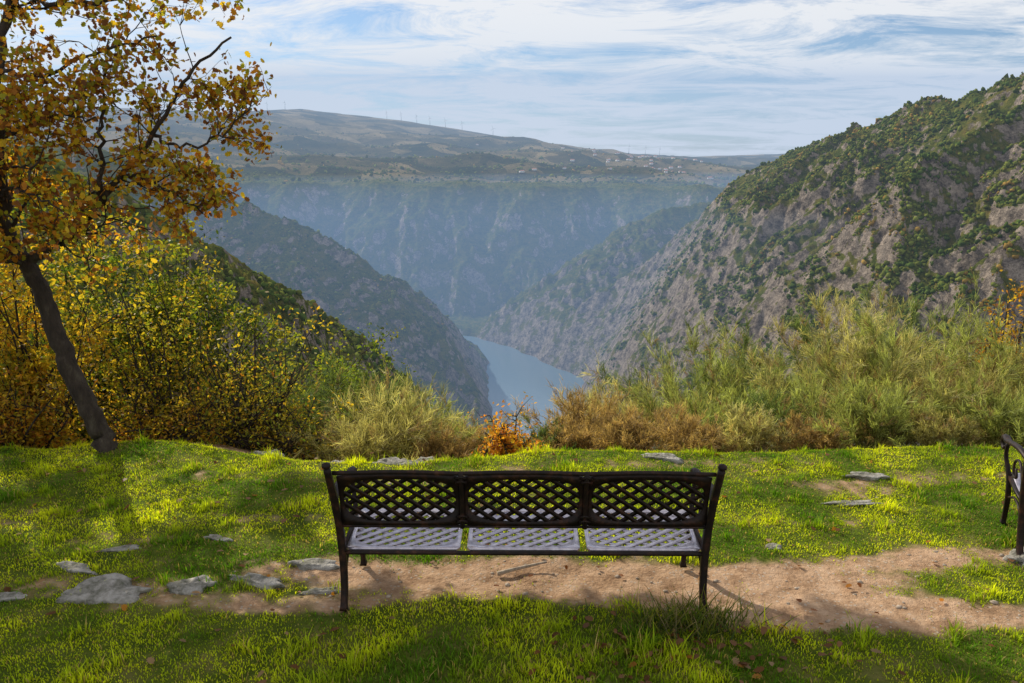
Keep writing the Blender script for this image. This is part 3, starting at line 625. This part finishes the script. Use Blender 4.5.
def bench(loc, rz):
    e = empty('park_bench', loc, rz)
    back = lambda Q: np.stack([Q[:, 0], .045 - .10 * (Q[:, 1] - .5) / .4 + Q[:, 2] + .02 * np.sin((Q[:, 1] - .5) * 8), Q[:, 1]], -1)
    seat = lambda Q: np.stack([Q[:, 0], Q[:, 1], .345 + .09 * Q[:, 1] - .02 * np.sin(Q[:, 1] * 6.5) + Q[:, 2]], -1)
    A = Acc(); S = Acc()
    for (a, b) in [(-1.03, -.355), (-.335, .335), (.355, 1.03)]:
        lattice(A, A, back, a, b, .505, .835, arch=.014); lattice(S, S, seat, a + .01, b - .01, .06, .49, sp=.058, wd_=.034)
    for x in (-.345, .345):
        tube(A, back(np.array([(x, z, -.006) for z in np.linspace(.49, .855, 6)])), .016, 6)
        for z in (.53, .56, .79, .82):
            tube(A, back(np.array([(x - .03, z, -.012), (x, z + .012, -.016), (x + .03, z, -.012)])), .009, 6)
    A.mk('backrest', M_iron, parent=e); S.mk('seat', M_seat, parent=e)
    fr = Acc()
    xs = np.linspace(-1.05, 1.05, 40); ar = .010 * np.abs(np.cos(xs / .69 * np.pi))
    tube(fr, back(np.stack([xs, .848 + ar, 0 * xs], -1)), .013, 8)
    tube(fr, back(np.stack([xs, .496 + 0 * xs, 0 * xs], -1)), .009, 8)
    for y in (.045, .50): tube(fr, seat(np.stack([xs * .97, np.full(40, y), np.full(40, -.012)], -1)), .013, 8)
    fr.mk('rails', M_iron, parent=e)
    for nm, s in (('side_frame_left', -1), ('side_frame_right', 1)):
        f = Acc()
        post = spline([(s * 1.03, -.02, 0), (s * 1.03, .025, .12), (s * 1.035, .05, .30), (s * 1.045, .05, .48), (s * 1.06, .01, .68), (s * 1.075, -.055, .885)], 6)
        tube(f, post, np.interp(np.linspace(0, 1, len(post)), [0, .05, .3, .5, 1], [.032, .025, .026, .029, .022]), 4, phase=math.pi / 4)
        tube(f, [(s * 1.075, -.055, .88), (s * 1.076, -.057, .895), (s * 1.077, -.059, .91), (s * 1.078, -.06, .92)], [.014, .026, .024, .004], 8)
        leg = spline([(s * 1.02, .52, 0), (s * 1.02, .50, .10), (s * 1.03, .455, .24), (s * 1.04, .47, .38), (s * 1.06, .52, .50), (s * 1.065, .50, .60)], 6)
        tube(f, leg, np.interp(np.linspace(0, 1, len(leg)), [0, .06, .4, 1], [.03, .019, .022, .014]), 4, phase=math.pi / 4)
        arm = spline([(s * 1.055, .01, .66), (s * 1.075, .14, .685), (s * 1.08, .32, .66), (s * 1.075, .46, .63), (s * 1.07, .56, .63), (s * 1.07, .60, .58), (s * 1.07, .565, .545), (s * 1.07, .53, .57)], 6)
        tube(f, arm, np.interp(np.linspace(0, 1, len(arm)), [0, .5, 1], [.016, .021, .009]), 6, flat=(1, 1.3))
        tube(f, [(s * 1.035, .05, .345), (s * 1.035, .26, .35), (s * 1.035, .47, .375)], .015, 4, phase=math.pi / 4)
        scr = spline([(s * 1.055, .06, .48), (s * 1.055, .18, .58), (s * 1.055, .30, .54), (s * 1.055, .29, .45), (s * 1.055, .22, .46), (s * 1.055, .25, .51)], 6)
        tube(f, scr, .009, 6)
        lo = spline([(s * 1.03, .04, .16), (s * 1.03, .15, .27), (s * 1.03, .28, .29), (s * 1.03, .42, .24)], 6); tube(f, lo, .009, 6)
        f.mk(nm, M_iron, parent=e)
    return e
bench((.065, 4.13, .005), math.radians(-.6))
bench((4.26, 4.39, .01), math.radians(-20))

# ---------------------------------------------------------------- haze: homogeneous valley air, its own emission standing in for scattered light
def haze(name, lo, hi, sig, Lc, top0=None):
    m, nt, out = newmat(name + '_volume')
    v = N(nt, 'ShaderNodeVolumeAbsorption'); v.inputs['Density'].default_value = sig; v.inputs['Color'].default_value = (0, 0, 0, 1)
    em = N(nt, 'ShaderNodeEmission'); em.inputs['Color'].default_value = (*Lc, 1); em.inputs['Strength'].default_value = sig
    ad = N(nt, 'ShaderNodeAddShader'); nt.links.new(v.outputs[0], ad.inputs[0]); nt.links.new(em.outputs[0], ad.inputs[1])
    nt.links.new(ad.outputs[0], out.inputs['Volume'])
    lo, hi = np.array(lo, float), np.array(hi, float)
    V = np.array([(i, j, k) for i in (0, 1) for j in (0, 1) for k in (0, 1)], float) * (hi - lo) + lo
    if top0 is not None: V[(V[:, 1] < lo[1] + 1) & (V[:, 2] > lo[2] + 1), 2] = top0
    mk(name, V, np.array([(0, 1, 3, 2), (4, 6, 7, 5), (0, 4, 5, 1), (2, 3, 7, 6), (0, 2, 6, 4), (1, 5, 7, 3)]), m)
haze('air_haze_glow', (-9000, 350, -430), (9000, 9800, 900), .000105, (.38, .52, .74), 190)
haze('gorge_haze_glow', (-3500, 780, -425), (3500, 3300, -60), .00027, (.23, .40, .68))

# ---------------------------------------------------------------- light
SAZ, SEL = math.radians(40), math.radians(34)
d = Vector((math.sin(SAZ) * math.cos(SEL), -math.cos(SAZ) * math.cos(SEL), -math.sin(SEL)))
L = bpy.data.lights.new('sun', 'SUN'); L.energy = 5.0; L.angle = math.radians(.5); L.color = (1, .92, .76)
so = bpy.data.objects.new('sun', L); COL.objects.link(so); so.rotation_euler = d.to_track_quat('-Z', 'Y').to_euler(); so.location = (-30, 30, 40)
w = bpy.data.worlds.new('World'); sc.world = w; w.use_nodes = True; nt = w.node_tree
for n in list(nt.nodes): nt.nodes.remove(n)
out = nt.nodes.new('ShaderNodeOutputWorld'); bg = nt.nodes.new('ShaderNodeBackground')
sky = nt.nodes.new('ShaderNodeTexSky'); sky.sky_type = 'NISHITA'; sky.sun_disc = False; sky.sun_elevation = SEL; sky.sun_rotation = -SAZ
sky.air_density = 1.0; sky.dust_density = .5; sky.ozone_density = 2.5; sky.altitude = 400
tc = nt.nodes.new('ShaderNodeTexCoord'); sp = nt.nodes.new('ShaderNodeSeparateXYZ'); nt.links.new(tc.outputs['Generated'], sp.inputs[0])
zz = math_(nt, 'ADD', math_(nt, 'MAXIMUM', sp.outputs['Z'], 0.0), .10)
cx = math_(nt, 'DIVIDE', sp.outputs['X'], zz); cy = math_(nt, 'DIVIDE', sp.outputs['Y'], zz)
cb = nt.nodes.new('ShaderNodeCombineXYZ'); nt.links.new(cx, cb.inputs[0]); nt.links.new(cy, cb.inputs[1])
mp = nt.nodes.new('ShaderNodeMapping'); mp.inputs['Rotation'].default_value = (0, 0, math.radians(28)); mp.inputs['Scale'].default_value = (.75, 1.1, 1); nt.links.new(cb.outputs[0], mp.inputs[0])
n1 = noise(nt, mp.outputs[0], 1.5, 8, .70, .6); n2 = noise(nt, cb.outputs[0], .45, 2, .5)
cm = ramp(nt, math_(nt, 'ADD', math_(nt, 'MULTIPLY', n1, .85), math_(nt, 'MULTIPLY', n2, .38)), [(.49, (0, 0, 0)), (.64, (1, 1, 1))])
blue = mixc(nt, 1.0, sky.outputs[0], (.80, .90, 1.02), 'MULTIPLY')
cl = mixc(nt, math_(nt, 'MULTIPLY', cm, .92), blue, (9.4, 9.4, 9.4))
nt.links.new(cl, bg.inputs[0]); bg.inputs[1].default_value = .10; nt.links.new(bg.outputs[0], out.inputs[0])

# ---------------------------------------------------------------- camera
cam = bpy.data.cameras.new('camera'); co = bpy.data.objects.new('camera', cam); COL.objects.link(co)
cam.sensor_width = 36; cam.lens = 28.1; cam.clip_start = .05; cam.clip_end = 30000
co.location = (0, 0, 2.55); co.rotation_euler = (math.radians(90 - 13.1), 0, 0); sc.camera = co
print('total', time.time() - T0)
